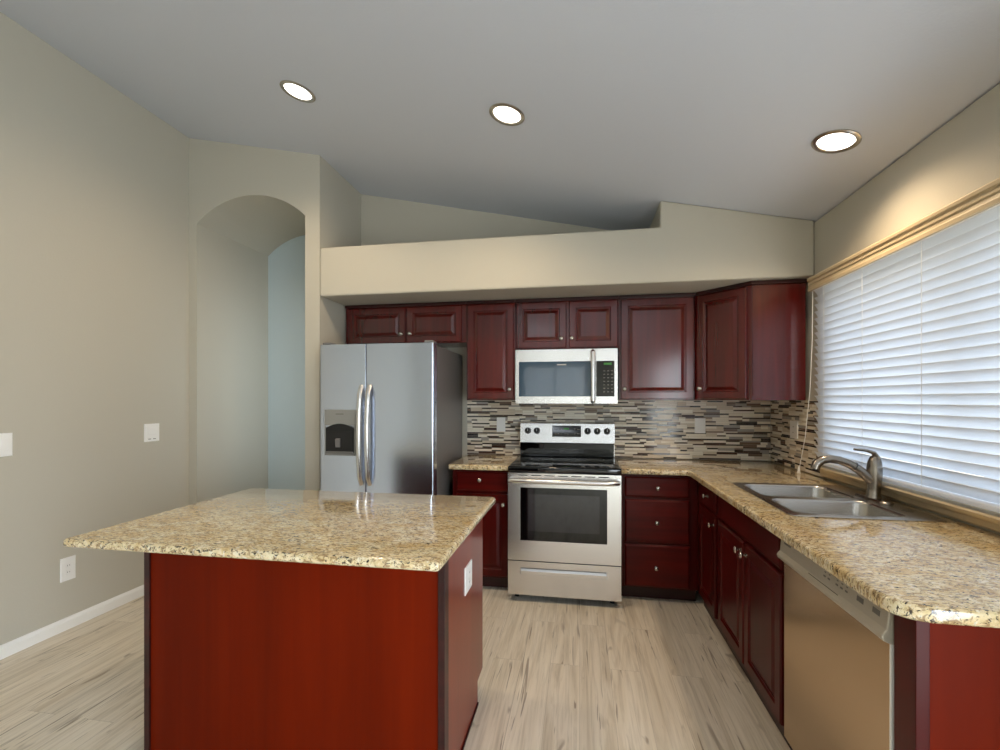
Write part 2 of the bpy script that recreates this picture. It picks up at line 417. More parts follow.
# window: frame, sash rails and panes in the opening
mb = MB(); fx0, fx1 = XR + .075, XR + .125
mb.box(fx0, fx1, WY0, WY1, WZ0, WZ0 + .05).box(fx0, fx1, WY0, WY1, WZ1 - .05, WZ1)
for y in (WY0, (WY0 + WY1) / 2 - .03, WY1 - .06): mb.box(fx0, fx1, y, y + .06, WZ0 + .05, WZ1 - .05)
win = struct(mb.build('window_1', 'white'))
win['_w'] = (0, 0, 0)
for a, b in ((WY0 + .06, (WY0 + WY1) / 2 - .03), ((WY0 + WY1) / 2 + .03, WY1 - .06)):
    struct(MB().box(XR + .095, XR + .105, a, b, WZ0 + .05, WZ1 - .05).build('pane', 'glass', win))
mb = MB()
mb.prism([(XR, .992), (XR - .062, .992), (XR - .068, .985), (XR - .062, .972), (XR - .03, .966), (XR, .966)], 'y', .98, 3.075)
mb.prism([(XR, .966), (XR - .03, .966), (XR - .026, .955), (XR - .026, .935), (XR - .020, .928), (XR, .928)], 'y', .98, 3.075)
struct(mb.build('trim_1', 'beige'))

# ------------------------------------------------------------------ backsplash of narrow mosaic strips
def mosaic(mb, lo, hi, z0, z1, put):
    """courses of one pale and one thin dark strip that swap places along the course"""
    rnd = random.Random(int(lo * 100) + 5)
    z = z0
    while z < z1 - .004:
        u = lo - rnd.uniform(0, .1); flip = rnd.random() < .5
        while u < hi:
            L = rnd.choice((.05, .065, .08, .10, .10, .12, .15))
            if rnd.random() < .45: flip = not flip
            a, b = max(u, lo), min(u + L, hi)
            hA, hB = (.0105, .0195) if flip else (.0195, .0105)
            for p, q, thin in ((z, z + hA, flip), (z + hA, z + hA + hB, not flip)):
                q = min(q, z1)
                mi = rnd.choices(range(6), (1.3, 1.2, 2.6, 3.8, .5, 1.2) if thin else (5.2, 3.2, .30, .12, 1.2, .4))[0]
                if b - a > .003 and q - p > .003: put(mb, a + .0008, b - .0008, p + .0008, q - .0008, mi)
            u += L
        z += .030
def put_back(mb, a, b, z0, z1, mi): mb.box(a, b, YB - .009, YB - .004, z0, z1, mi)
def put_right(mb, a, b, z0, z1, mi): mb.box(XR - .009, XR - .004, a, b, z0, z1, mi)
g = [M['grout']]
mb = MB(); mb.box(-.952, XR - .010, YB - .006, YB - .0005, .919, 1.384, 6); mosaic(mb, -.952, XR - .009, .919, 1.384, put_back)
tag(mb.build('mosaic_backsplash', TM + g), 'beige and brown strip mosaic backsplash on back wall behind the range', 'backsplash')
mb = MB(); mb.box(XR - .006, XR, 3.050, YB - .010, .919, 1.384, 6); mosaic(mb, 3.050, YB - .010, .919, 1.384, put_right)
tag(mb.build('mosaic_backsplash', TM + g), 'darker strip of brown mosaic backsplash on the window wall beside the blind', 'backsplash')

# ------------------------------------------------------------------ cabinets
DOOR = [(0, 0), (0, .014), (.005, .020), (.050, .020), (.056, .0125), (.061, .0125), (.064, .010), (.085, .0185), (.088, .0190)]
DRAW = [(0, 0), (0, .012), (.003, .015), (.012, .020), (.014, .020)]
def knob(parent, p, w):
    w = Vector(w)
    MB().lathe([(.0105, 0), (.0105, .002), (.0055, .005), (.0050, .013), (.0095, .016), (.0138, .020), (.0150, .0245), (.0130, .0285), (.0075, .0312), (0, .032)], p, w, 20).build('knob', 'nickel', parent, smooth=True)
def front(parent, kind, o, u, w, W, H, kn=None, prof=None, mat=None):
    """a cabinet door or drawer with its knob; kn = (across, up) in metres from the lower left corner"""
    p = prof or (DOOR if kind == 'door' else DRAW)
    d = MB().raised(o, u, w, W, H, p).build(kind, mat or ('cherry' if kind == 'door' else 'cherry_h'), parent)
    if kn:
        pt = Vector(o) + Vector(u) * kn[0] + Vector((0, 0, kn[1])) + Vector(w) * .0195
        knob(d, pt, w)
    return d
UX, WN = (1, 0, 0), (0, -1, 0)          # fronts on the back run face the room (-y)
UY, WR = (0, -1, 0), (-1, 0, 0)         # fronts on the window run face -x
UF = 3.545                              # face of the upper cabinet boxes
CT = 2.163
def upper(label, x0, x1, z0, doors):
    t = thing('upper_cabinet', label, 'cabinet', ((x0 + x1) / 2, (UF + YB) / 2, z0))
    MB().box(x0, x1, UF, YB - .001, z0, CT).build('body', 'cherry', t, bevel=.0015)
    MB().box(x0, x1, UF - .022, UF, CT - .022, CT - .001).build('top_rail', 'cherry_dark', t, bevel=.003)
    for dx0, dx1, kx in doors:
        dz0, dz1 = z0 + .008, CT - .030
        front(t, 'door', (dx0, UF, dz0), UX, WN, dx1 - dx0, dz1 - dz0, (kx - dx0, (.075 if dz1 - dz0 > .5 else .070)))
    return t
upper('low wide two-door cherry cabinet above the refrigerator', -1.905, -.882, 1.838, [(-1.875, -1.384, -1.416), (-1.374, -.915, -1.340)])
upper('tall single-door cherry cabinet left of the microwave, knob at lower right', -.880, -.494, 1.384, [(-.870, -.503, -.533)])
upper('two-door cherry cabinet directly above the microwave', -.492, .287, 1.772, [(-.483, -.100, -.138), (-.080, .279, -.060)])
upper('wide single-door cherry cabinet right of the microwave, knob at lower left', .289, .822, 1.384, [(.300, .812, .326)])
# diagonal corner cabinet
A, B_ = Vector((.826, 3.545, 0)), Vector((1.112, 3.262, 0))
t = thing('upper_cabinet', 'angled corner cherry cabinet with plain side panel next to the window blind', 'cabinet', (1.2, 3.6, 1.384))
MB().prism([(A.x, YB - .001), (A.x, A.y), (B_.x, B_.y), (1.434, B_.y), (1.434, YB - .001)], 'z', 1.384, CT).build('body', 'cherry', t, bevel=.0015)
u = (B_ - A); Ld = u.length; u.normalize(); wv = Vector((-u.y, u.x, 0)); wv = -wv if wv.y > 0 else wv
front(t, 'door', A + u * .022 + Vector((0, 0, 1.392)), u, wv, Ld - .050, CT - .030 - 1.392, (.030, .075))
mb = MB(); mb.prism([(A.x, A.y), (A.x, A.y - .024), (B_.x - .010, B_.y - .022), (1.434, B_.y - .022), (1.434, B_.y)] + [(B_.x, B_.y)], 'z', CT - .022, CT - .001)
mb.build('top_rail', 'cherry_dark', t)
MB().box(B_.x + .004, 1.431, B_.y - .006, B_.y - .0005, 1.386, CT - .026).build('side_panel', 'cherry', t, bevel=.001)

# ---- base cabinets
BF, CB = 3.300, .877                     # face of base boxes on the back wall, top of base boxes
def base_back(label, x0, x1, parts, fill=None):
    t = thing('base_cabinet', label, 'cabinet', ((x0 + x1) / 2, (BF + YB) / 2, 0))
    MB().box(x0, x1, BF, YB - .001, .095, CB).build('body', 'cherry_base', t, bevel=.0015)
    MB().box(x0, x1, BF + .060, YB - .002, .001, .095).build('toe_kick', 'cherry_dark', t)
    for kind, a, b, z0, z1, kn in parts: front(t, kind, (a, BF, z0), UX, WN, b - a, z1 - z0, kn, mat='cherry_base' if kind == 'door' else 'cherry_h')
    return t
base_back('cherry base cabinet with one drawer and door between refrigerator and range', -.925, -.496,
          [('drawer', -.893, -.508, .722, .862, (.178, .082)), ('door', -.893, -.508, .108, .702, (.350, .524))])
base_back('cherry base cabinet with three stacked drawers right of the range', .279, .788,
          [('drawer', .306, .732, .720, .860, (.217, .066)), ('drawer', .306, .732, .408, .704, (.211, .142)), ('drawer', .306, .732, .106, .394, (.206, .136))])
RF = .790                                # face of base boxes under the window run
def base_right(label, y0, y1, parts):
    t = thing('base_cabinet', label, 'cabinet', ((RF + XR) / 2, (y0 + y1) / 2, 0))
    MB().box(RF, XR - .002, y0, y1, .095, CB - (.16 if 'sink' in label else 0)).build('body', 'cherry_base', t, bevel=.0015)
    if 'sink' in label: MB().box(RF, RF + .02, y0, y1, CB - .165, CB).build('face_rail', 'cherry_base', t, bevel=.0015)
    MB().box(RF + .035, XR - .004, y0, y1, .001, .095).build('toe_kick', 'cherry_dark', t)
    for kind, a, b, z0, z1, kn in parts:          # a is the far end (larger y)
        front(t, kind, (RF, a, z0), UY, WR, a - b, z1 - z0, kn, mat='cherry_base')
    return t
base_right('narrow cherry base cabinet in the inside corner with drawer over door', 2.815, 3.297,
           [('drawer', 3.205, 2.845, .722, .862, (.205, .075)), ('door', 3.205, 2.845, .118, .704, (.330, .535))])
base_right('two-door cherry sink base cabinet beside the dishwasher', 1.940, 2.811,
           [('false_front', 2.785, 1.960, .722, .862, None), ('door', 2.785, 2.380, .118, .704, (.375, .540)), ('door', 2.362, 1.960, .118, .704, (.030, .540))])
# end of the run
t = thing('cabinet_end_panel', 'plain cherry end panel closing the run after the dishwasher', 'cabinet panel', (1.1, 1.25, 0))
MB().box(.782, XR - .002, 1.222, 1.245, .001, CB).build('panel', 'cherry_panel', t, bevel=.002)
MB().box(.770, .800, 1.2215, 1.298, .001, CB).build('stile', 'cherry_base', t, bevel=.002)
MB().box(.800, XR - .004, 1.246, 1.298, .001, CB - .002).build('filler_block', 'cherry_dark', t)

# ------------------------------------------------------------------ countertops
ZT0, ZT1 = .879, .918
mb = MB(); mb.slab(rrect(-.945, -.4935, 3.245, YB - .010, (.012, .006, .001, .001), 4), [], ZT0, ZT1, .010)
tag(mb.build('granite_countertop', 'granite', smooth=True), 'short granite countertop between refrigerator and range', 'countertop')
# L-shaped top with the sink cut-out
def arc_pts(cx, cy, r, a0, a1, n=10): return [(cx + r * math.cos(a0 + (a1 - a0) * i / n), cy + r * math.sin(a0 + (a1 - a0) * i / n)) for i in range(n + 1)]
out = [(.2765, YB - .010), (.2765, 3.250)]
out += [(.283, 3.245), (.700, 3.245)] + [(.716, 3.229)]
out += arc_pts(.718 + .085, 1.198 + .085, .085, PI, 1.5 * PI) + [(XR - .001, 1.198), (XR - .001, YB - .010)]
mb = MB(); mb.slab(out, [rrect(.862, 1.378, 2.052, 2.758, .05)], ZT0, ZT1, .010)
tag(mb.build('granite_countertop', 'granite', smooth=True), 'long L-shaped granite countertop around the sink under the window blind', 'countertop')

# ------------------------------------------------------------------ sink and faucet
t = thing('kitchen_sink', 'stainless steel double-bowl sink set into the granite under the window', 'sink', (1.12, 2.405, ZT1))
bowls = [(.878, 1.292, 2.415, 2.742), (.878, 1.292, 2.068, 2.372)]
mb = MB(); mb.slab(rrect(.838, 1.398, 2.028, 2.782, .03), [rrect(*b, .055, 8) for b in bowls], ZT1 + .0005, ZT1 + .0065, .003, 2)
mb.build('rim', 'steel_sink', t, smooth=True)
for x0, x1, y0, y1 in bowls:
    rings = []
    for ins, z, r in ((-.001, ZT1 + .006, .055), (.003, ZT1 + .003, .053), (.006, ZT1 - .006, .052), (.014, .775, .055), (.022, .752, .055), (.048, .741, .05)):
        rings.append([(p[0], p[1], z) for p in rrect(x0 + ins, x1 - ins, y0 + ins, y1 - ins, r, 8)])
    mb = MB(); mb.loft(rings, cap0=False)
    bo = mb.build('bowl', 'steel_sink', t, smooth=True)
    MB().lathe([(.045, 0), (.045, .003), (.036, .003), (.030, -.0002), (0, -.0004)], ((x0 + x1) / 2, (y0 + y1) / 2, .7415), (0, 0, 1), 24).build('drain', 'nickel', bo, smooth=True)
MB().lathe([(.021, 0), (.021, .0006), (.017, .0011), (0, .0012)], (1.352, 2.19, ZT1 + .0065), (0, 0, 1), 20).build('hole_cover', 'faucet', t, smooth=True)
t = thing('kitchen_faucet', 'satin nickel single-lever faucet standing behind the sink', 'faucet', (1.352, 2.42, ZT1 + .0065))
zb = ZT1 + .0065
mb = MB(); mb.loft([[(p[0], p[1], z) for p in rrect(1.352 - a, 1.352 + a, 2.42 - b, 2.42 + b, a * .98, 8)] for a, b, z in ((.029, .115, zb), (.029, .115, zb + .005), (.025, .11, zb + .009))])
mb.build('deck_plate', 'faucet', t, smooth=True)
MB().lathe([(.031, .006), (.031, .012), (.027, .022), (.026, .05), (.029, .085), (.031, .12), (.030, .150), (.026, .178), (.018, .198), (.007, .206), (0, .207)], (1.352, 2.42, zb), (.03, 0, 1), 24).build('body', 'faucet', t, smooth=True)
sp = [(1.345, 2.42, zb + .088), (1.318, 2.42, zb + .112), (1.285, 2.42, zb + .140), (1.25, 2.42, zb + .162), (1.21, 2.42, zb + .178), (1.17, 2.42, zb + .184), (1.135, 2.42, zb + .178), (1.112, 2.42, zb + .160), (1.104, 2.42, zb + .135)]
MB().tube(sp, [.024, .022, .0205, .0195, .019, .019, .0195, .0205, .0195], 16).build('spout', 'faucet', t, smooth=True)
MB().lathe([(.0158, 0), (.0150, -.006), (.010, -.007), (0, -.007)], (1.104, 2.42, zb + .1345), (0, 0, 1), 16).build('aerator', 'black', t, smooth=True)
MB().lathe([(.0212, -.0016), (.0212, .0016)], (1.272, 2.42, zb + .150), (-.82, 0, .50), 20).build('spout_seam', 'black', t)
lv = [(1.362, 2.42, zb + .165), (1.366, 2.42, zb + .195), (1.352, 2.42, zb + .217), (1.325, 2.42, zb + .226), (1.298, 2.42, zb + .230), (1.272, 2.42, zb + .231)]
MB().tube(lv, [.020, .0185, .0145, .0115, .0100, .0085], 14, flat=(1.15, .62)).build('lever', 'faucet', t, smooth=True)

# ------------------------------------------------------------------ refrigerator
FX0, FX1, FY = -1.842, -.988, 3.045
t = thing('refrigerator', 'stainless side-by-side refrigerator with water dispenser in the bay by the arch', 'refrigerator', ((FX0 + FX1) / 2, 3.45, 0))
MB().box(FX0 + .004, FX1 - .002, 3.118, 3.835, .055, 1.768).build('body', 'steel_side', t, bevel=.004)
MB().box(FX0 + .01, FX1 - .01, 3.10, 3.16, .012, .075).build('toe_grille', 'black', t)
for x in (FX0 + .06, FX1 - .06):
    for y in (3.16, 3.78): MB().lathe([(.018, 0), (.018, .05), (.012, .056)], (x, y, .0005), (0, 0, 1), 14).build('foot', 'black', t, smooth=True)
xs = -1.487
def fdoor(name, x0, x1, r0, r1):
    """door with rounded vertical edges of radius r0 (left) and r1 (right), extruded upwards"""
    sec = [(x0 + r0 - r0 * math.cos(PI / 2 * i / 6), FY + r0 - r0 * math.sin(PI / 2 * i / 6)) for i in range(7)]
    sec += [(x1 - r1 + r1 * math.sin(PI / 2 * i / 6), FY + r1 - r1 * math.cos(PI / 2 * i / 6)) for i in range(7)]
    sec += [(x1, 3.113), (x0, 3.113)]
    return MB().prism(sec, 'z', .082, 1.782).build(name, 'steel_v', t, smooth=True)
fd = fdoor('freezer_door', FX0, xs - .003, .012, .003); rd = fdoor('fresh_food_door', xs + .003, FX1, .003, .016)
def fhandle(d, x, bow):
    pts = []
    for i in range(15):
        s_ = i / 14; z = .79 + (1.487 - .79) * s_
        out_ = .040 * math.sin(PI * s_) ** .28 if 0 < s_ < 1 else 0
        pts.append((x + bow * math.sin(PI * s_), FY - .004 - out_, z))
    mb = MB(); mb.tube(pts, [.017] * 15, 12, flat=(1.05, .8))
    mb.build('handle', 'steel', d, smooth=True)
fhandle(fd, -1.518, -.005); fhandle(rd, -1.456, -.006)
# dispenser on the freezer door
mb = MB(); X0, X1, Z0, Z1 = -1.800, -1.560, .990, 1.318
mb.box(X0, X1, FY - .010, FY + .006, 1.205, Z1)
mb.box(X0, X0 + .012, FY - .010, FY + .006, Z0, 1.205).box(X1 - .012, X1, FY - .010, FY + .006, Z0, 1.205).box(X0, X1, FY - .010, FY + .006, Z0, Z0 + .014)
dsp = mb.build('water_dispenser', 'dispenser', t, bevel=.003)
mb = MB()
top = [(X0 + .012, 1.010)] + [(X1 - .012, 1.010)] + [(X1 - .012 - (X1 - X0 - .024) * i / 12, 1.188 + .030 * math.sin(PI * i / 12)) for i in range(13)]
mb.prism(top, 'y', FY - .013, FY - .0005)
mb.build('dispenser_cavity', 'black', dsp)
MB().box(X0 + .030, X1 - .030, FY - .0155, FY - .012, 1.030, 1.165).build('dispenser_recess', 'dark', dsp, bevel=.012)
MB().prism([(FY - .0155, 1.115), (FY - .030, 1.105), (FY - .024, 1.050), (FY - .0155, 1.050)], 'x', -1.708, -1.672).build('dispenser_paddle', 'steel_side', dsp, bevel=.003)
MB().box(X0 + .016, X1 - .016, FY - .024, FY - .010, 1.006, 1.020).build('drip_tray', 'steel_side', dsp, bevel=.003)
MB().box(-1.712, -1.652, FY - .0108, FY - .0098, 1.283, 1.289).build('brand_mark', 'grey_print', dsp)
MB().box(FX1 - .075, FX1 - .012, 3.06, 3.15, 1.783, 1.800).build('hinge_cover', 'steel_side', t, bevel=.006)
MB().box(FX0 + .012, FX0 + .075, 3.06, 3.15, 1.783, 1.800).build('hinge_cover', 'steel_side', t, bevel=.006)

# ------------------------------------------------------------------ microwave
MX0, MX1, MY, MZ0, MZ1 = -.484, .275, 3.496, 1.359, 1.767
t = thing('microwave', 'stainless over-the-range microwave hung under the two-door cabinet', 'microwave', ((MX0 + MX1) / 2, 3.68, MZ0))
MB().box(MX0 + .004, MX1 - .004, MY + .022, YB - .010, MZ0 + .003, MZ1).build('body', 'black', t, bevel=.003)
dx = .118
mb = MB(); gx0, gx1, gz0, gz1 = -.458, .078, 1.412, 1.676
for b in ((MX0, dx, MZ0, gz0), (MX0, dx, gz1, MZ1), (MX0, gx0, gz0, gz1), (gx1, dx, gz0, gz1)): mb.box(b[0], b[1], MY, MY + .022, b[2], b[3])
bmesh.ops.remove_doubles(mb.b, verts=list(mb.b.verts), dist=1e-5)
md = mb.build('door', 'steel', t)
MB().box(gx0, gx1 + .02, MY - .001, MY + .02, gz0, gz1).build('door_window', 'mw_glass', md)
MB().box(-.17, -.10, MY - .0018, MY - .0008, 1.648, 1.655).build('brand_mark', 'light_print', md)
hm = MB().tube([(.096, MY, 1.372)] + [(.096, MY - .034 - .006 * math.sin(PI * i / 8), 1.385 + (1.738 - 1.385) * i / 8) for i in range(9)] + [(.096, MY, 1.751)], .0175, 12, flat=(1.0, .75))
hm.build('handle', 'steel', md, smooth=True)
mb = MB(); cx0, cx1 = .142, .252
for b in ((dx + .002, MX1, MZ0, gz0), (dx + .002, MX1, gz1, MZ1), (cx1, MX1, gz0, gz1), (dx + .002, cx0 - .02, gz0, gz1)): mb.box(b[0], b[1], MY, MY + .022, b[2], b[3])
cp = mb.build('control_panel', 'steel', t)
MB().box(cx0 - .021, cx1, MY - .001, MY + .02, gz0, gz1).build('keypad', 'black_glass', cp)
MB().box(.175, .232, MY - .0018, MY - .0009, 1.645, 1.662).build('display', 'green_led', cp)
for r in range(7):
    for c in range(3):
        x = .172 + c * .028; z = 1.602 - r * .026
        MB().box(x, x + .013, MY - .0016, MY - .0009, z - .003, z + .003).build('button', 'grey_print', cp)
MB().box(MX0 + .03, MX1 - .03, MY + .06, YB - .06, MZ0 - .004, MZ0 + .003).build('underside_grille', 'dark', t)

# ------------------------------------------------------------------ range
GX0, GX1, GY = -.4875, .2705, 3.140
t = thing('electric_range', 'freestanding stainless electric range with black glass cooktop', 'range', ((GX0 + GX1) / 2, 3.5, 0))
MB().box(GX0 + .002, GX1 - .002, GY + .045, YB - .012, .045, .892).build('body', 'black', t, bevel=.002)
for x in (GX0 + .05, GX1 - .05):
    for y in (GY + .10, YB - .08): MB().lathe([(.016, 0), (.016, .045)], (x, y, .0005), (0, 0, 1), 14).build('foot', 'black', t, smooth=True)
ct = MB(); ct.slab(rrect(GX0 - .004, GX1 + .004, GY + .006, YB - .012, .012, 4), [], .892, .930, .010)
ct = ct.build('cooktop', 'black_glass', t, smooth=True)
for x, y, r in ((-.29, 3.34, .105), (.08, 3.34, .085), (-.29, 3.60, .080), (.08, 3.60, .105)):
    mb = MB(); mb.loft([[(x + q * math.cos(2 * PI * k / 40), y + q * math.sin(2 * PI * k / 40), .9302 + h_) for k in range(40)] for q, h_ in ((r, 0), (r, .0004), (r - .003, .0005), (r - .003, 0))], cap0=False, cap1=False)
    mb.build('burner_ring', 'dark', ct)
# oven door: a frame around its window
mb = MB(); oz0, oz1 = .288, .886; wx0, wx1, wz0, wz1 = -.402, .180, .425, .788
for b in ((GX0, GX1, oz0, wz0), (GX0, GX1, wz1, oz1), (GX0, wx0, wz0, wz1), (wx1, GX1, wz0, wz1)): mb.box(b[0], b[1], GY, GY + .042, b[2], b[3])
bmesh.ops.remove_doubles(mb.b, verts=list(mb.b.verts), dist=1e-5)
od = mb.build('oven_door', 'steel', t)
MB().box(wx0 + .0005, wx1 - .0005, GY + .003, GY + .04, wz0 + .0005, wz1 - .0005).build('oven_window', 'black_glass', od)
MB().box(wx0 + .055, wx1 - .05, GY + .0022, GY + .0032, wz0 + .065, wz1 - .045).build('inner_window', 'oven_glass', od)
for k in range(7): MB().box(GX0 + .07 + k * .09, GX0 + .14 + k * .09, GY - .0006, GY + .001, .868, .874).build('vent_slot', 'dark', od)
mb = MB(); mb.tube([(GX0 + .020, GY, .838), (GX0 + .022, GY - .035, .840), (GX0 + .05, GY - .050, .840)] + [(GX0 + .05 + (GX1 - GX0 - .10) * i / 8, GY - .050 - .006 * math.sin(PI * i / 8), .840) for i in range(1, 8)] + [(GX1 - .05, GY - .050, .840), (GX1 - .022, GY - .035, .840), (GX1 - .020, GY, .838)], .0165, 14, flat=(1, 1))
mb.build('handle', 'steel', od, smooth=True)
sd = MB(); sd.box(GX0, GX1, GY + .004, GY + .044, .050, .190).box(GX0, GX1, GY + .004, GY + .044, .238, .280).box(GX0, -.404, GY + .004, GY + .044, .190, .238).box(.180, GX1, GY + .004, GY + .044, .190, .238)
bmesh.ops.remove_doubles(sd.b, verts=list(sd.b.verts), dist=1e-5)
sd = sd.build('storage_drawer', 'steel', t)
MB().box(-.404, .180, GY + .030, GY + .043, .190, .238).prism([(GY + .001, .192), (GY + .001, .214), (GY + .010, .228), (GY + .030, .232), (GY + .030, .190), (GY + .005, .190)], 'x', -.400, .176).build('pull_recess', 'steel', sd)
# back guard
BG = 3.755
mb = MB(); mb.prism([(BG, .930), (YB - .012, .930), (YB - .012, 1.205), (BG + .035, 1.205), (BG + .012, 1.195), (BG - .010, 1.052), (BG - .012, 1.040), (BG, 1.030)], 'x', GX0 + .006, GX1 + .004)
bg = mb.build('backguard', 'steel', t, bevel=.002)
MB().box(GX0 + .008, GX1 - .004, BG - .004, BG + .004, .9315, 1.032).build('glass_riser', 'black_glass', bg)
nrm = Vector((0, -(1.195 - 1.052), -.022)).normalized(); nrm = Vector((0, -.988, .152))
def bgpt(x, z): return Vector((x, BG - .010 + (z - 1.052) * (.022 / .143), z))
for x in (-.418, -.345, .062, .137, .214):
    kb = MB().lathe([(.026, 0), (.026, .004), (.0215, .006), (.019, .024), (.016, .026), (0, .0265)], bgpt(x, 1.135), nrm, 24).build('knob', 'black', bg, smooth=True)
    p = bgpt(x, 1.135) + nrm * .0268
    MB().box(p.x - .0022, p.x + .0022, p.y - .0006, p.y + .002, p.z - .006, p.z + .015).build('pointer', 'light_print', kb)
mb = MB(); a_, b_ = bgpt(-.220, 1.085), bgpt(.010, 1.182)
mb.loft([[(x, bgpt(x, z).y - d, z) for x, z in ((-.220, 1.088), (.010, 1.088), (.010, 1.178), (-.220, 1.178))] for d in (-.002, .0015)])
dp = mb.build('display_panel', 'black_glass', bg)
def bgbox(x0, x1, z0, z1, m_, nm):
    mb = MB(); mb.loft([[(x, bgpt(x, z).y - d, z) for x, z in ((x0, z0), (x1, z0), (x1, z1), (x0, z1))] for d in (.001, .0024)]); mb.build(nm, m_, dp)
bgbox(-.128, -.086, 1.146, 1.160, 'green_led', 'clock_digits')
for x in (-.200, -.176, -.152, -.045, -.021, .001 - .004):
    for z in (1.110, 1.146): bgbox(x, x + .012, z, z + .007, 'grey_print', 'touch_key')
bgbox(-.12, -.11, 1.108, 1.115, 'grey_print', 'touch_key'); bgbox(-.10, -.09, 1.108, 1.115, 'grey_print', 'touch_key')

# ------------------------------------------------------------------ dishwasher
DY0, DY1 = 1.304, 1.932
t = thing('dishwasher', 'stainless dishwasher with beige control strip at the end of the window run', 'dishwasher', (1.1, 1.62, 0))
MB().box(.800, XR - .02, DY0 + .006, DY1 - .006, .012, .868).build('body', 'dark', t)
MB().box(.772, .800, DY0 + .010, DY1 - .002, .100, .776).build('door', 'steel_dw', t, bevel=.003)
MB().box(.7705, .778, DY0 + .004, DY0 + .0105, .100, .776).build('door_edge', 'plastic', t)
cpn = MB().prism([(.800, .776), (.768, .776), (.750, .784), (.746, .797), (.758, .812), (.764, .868), (.800, .868)], 'y', DY0, DY1).build('control_panel', 'dw_beige', t, bevel=.003)
MB().prism([(.7505, .7995), (.7555, .8095), (.7572, .8090), (.7522, .7990)], 'y', 1.52, 1.70).build('latch_grip', 'dark', cpn)
def dwmark(y0, y1, z0, z1, nm):
    f_ = lambda z: .758 + (z - .812) * (.006 / .056) - .0008
    mb = MB(); mb.loft([[(f_(z) + d, y, z) for y, z in ((y0, z0), (y1, z0), (y1, z1), (y0, z1))] for d in (0, .0012)]); mb.build(nm, 'grey_print', cpn)
dwmark(1.845, 1.900, .845, .852, 'brand_mark')
for y in (1.60, 1.575, 1.53, 1.505, 1.48): dwmark(y, y + .012, .832, .837, 'button_mark'); dwmark(y, y + .008, .846, .849, 'button_mark')
for y in (1.405, 1.335): dwmark(y, y + .030, .832, .846, 'button_mark')
MB().box(.840, .860, DY0 + .01, DY1 - .01, .004, .098).build('kick_plate', 'black', t)

# ------------------------------------------------------------------ island
t = thing('kitchen_island', 'cherry kitchen island cabinet with plain back panel in the foreground', 'kitchen island', (-1.055, 1.85, 0))
IX0, IX1, IY0, IY1 = -1.668, -.460, 1.530, 2.165
CI = .8855
MB().prism([(IY0 + .02, .002), (2.055, .002), (2.055, .100), (IY1, .100), (IY1, CI), (IY0 + .02, CI)], 'x', IX0 + .012, IX1 - .012).build('body', 'cherry', t)
MB().box(IX0 + .02, IX1 - .022, IY0 + .008, IY0 + .02, .004, CI - .001).build('back_panel', 'cherry_panel', t)
MB().box(IX1 - .022, IX1 + .002, IY0, IY0 + .05, .002, CI - .0005).build('corner_post', 'cherry_dark', t, bevel=.002)
MB().box(IX0 - .002, IX0 + .022, IY0, IY0 + .05, .002, CI - .0005).build('corner_post', 'cherry_dark', t, bevel=.002)
MB().prism([(IY0 + .05, .002), (2.060, .002), (2.060, .102), (IY1 + .004, .102), (IY1 + .004, CI - .001), (IY0 + .05, CI - .001)], 'x', IX1 - .012, IX1).build('side_panel', 'cherry_gloss', t, bevel=.001)
MB().prism([(IY0 + .05, .002), (2.060, .002), (2.060, .102), (IY1 + .004, .102), (IY1 + .004, CI - .001), (IY0 + .05, CI - .001)], 'x', IX0, IX0 + .012).build('side_panel', 'cherry_panel', t, bevel=.001)
MB().box(IX1 - .001, IX1 + .006, IY0 + .05, 2.055, .001, .010).build('base_strip', 'cherry_dark', t)
for k in range(3):
    x1 = IX1 - .010 - k * .393; x0 = x1 - .383
    front(t, 'door', (x1, IY1, .110), (-1, 0, 0), (0, 1, 0), .383, .748, (.345, .67))
mb = MB(); mb.slab(rrect(-1.735, -.400, 1.285, 2.205, (.018, .018, .022, .022), 5), [], .8875, ZT1, .012)
tag(mb.build('granite_countertop', 'granite', smooth=True), 'large rectangular granite countertop on the island', 'countertop')

# ------------------------------------------------------------------ blind, valance, cord
BX = 1.418
t = thing('window_blind', 'wide white slatted blind with beige valance over the sink window', 'window blind', (BX, 2.0, 1.0))
BY0, BY1 = 1.00, 3.088
n_s = 24; zt, zbm = 2.028, 1.052
tilt = math.radians(62)
for i in range(n_s):
    z = zt - (zt - zbm) * i / (n_s - 1); W = .0252
    sec = []
    for k in range(7):
        s_ = -1 + 2 * k / 6; c_ = .0035 * (1 - s_ * s_)
        # room-side edge tilted up
        px_, pz_ = s_ * W, c_
        sec.append((BX - px_ * math.cos(tilt) + pz_ * math.sin(tilt), z + px_ * math.sin(tilt) + pz_ * math.cos(tilt)))
    th = .0026
    sec2 = [(x - th * math.sin(tilt), z_ - th * math.cos(tilt)) for x, z_ in sec]
    MB().prism(sec + sec2[::-1], 'y', BY0, BY1).build('slat', 'slat', t)
MB().box(BX - .025, BX + .024, BY0, BY1, 1.006, 1.026).build('bottom_rail', 'slat', t, bevel=.005)
MB().box(BX - .022, BX + .028, BY0, BY1 + .002, 2.050, 2.098).build('head_rail', 'white', t)
for y in (1.25, 1.72, 2.19, 2.60, 2.97):
    mb = MB()
    for dx_ in (-.0165, .0165): mb.box(BX + dx_ - .0007, BX + dx_ + .0007, y - .0012, y + .0012, 1.016, 2.055)
    mb.build('ladder_cord', 'white', t)
VP = [(XR - .0005, 2.135), (1.385, 2.135), (1.380, 2.128), (1.381, 2.116), (1.389, 2.110), (1.389, 2.104), (1.385, 2.100), (1.385, 2.092), (1.390, 2.087), (1.388, 2.074), (1.384, 2.068), (1.384, 2.052), (1.396, 2.052), (1.396, 2.105), (XR - .0005, 2.105)]
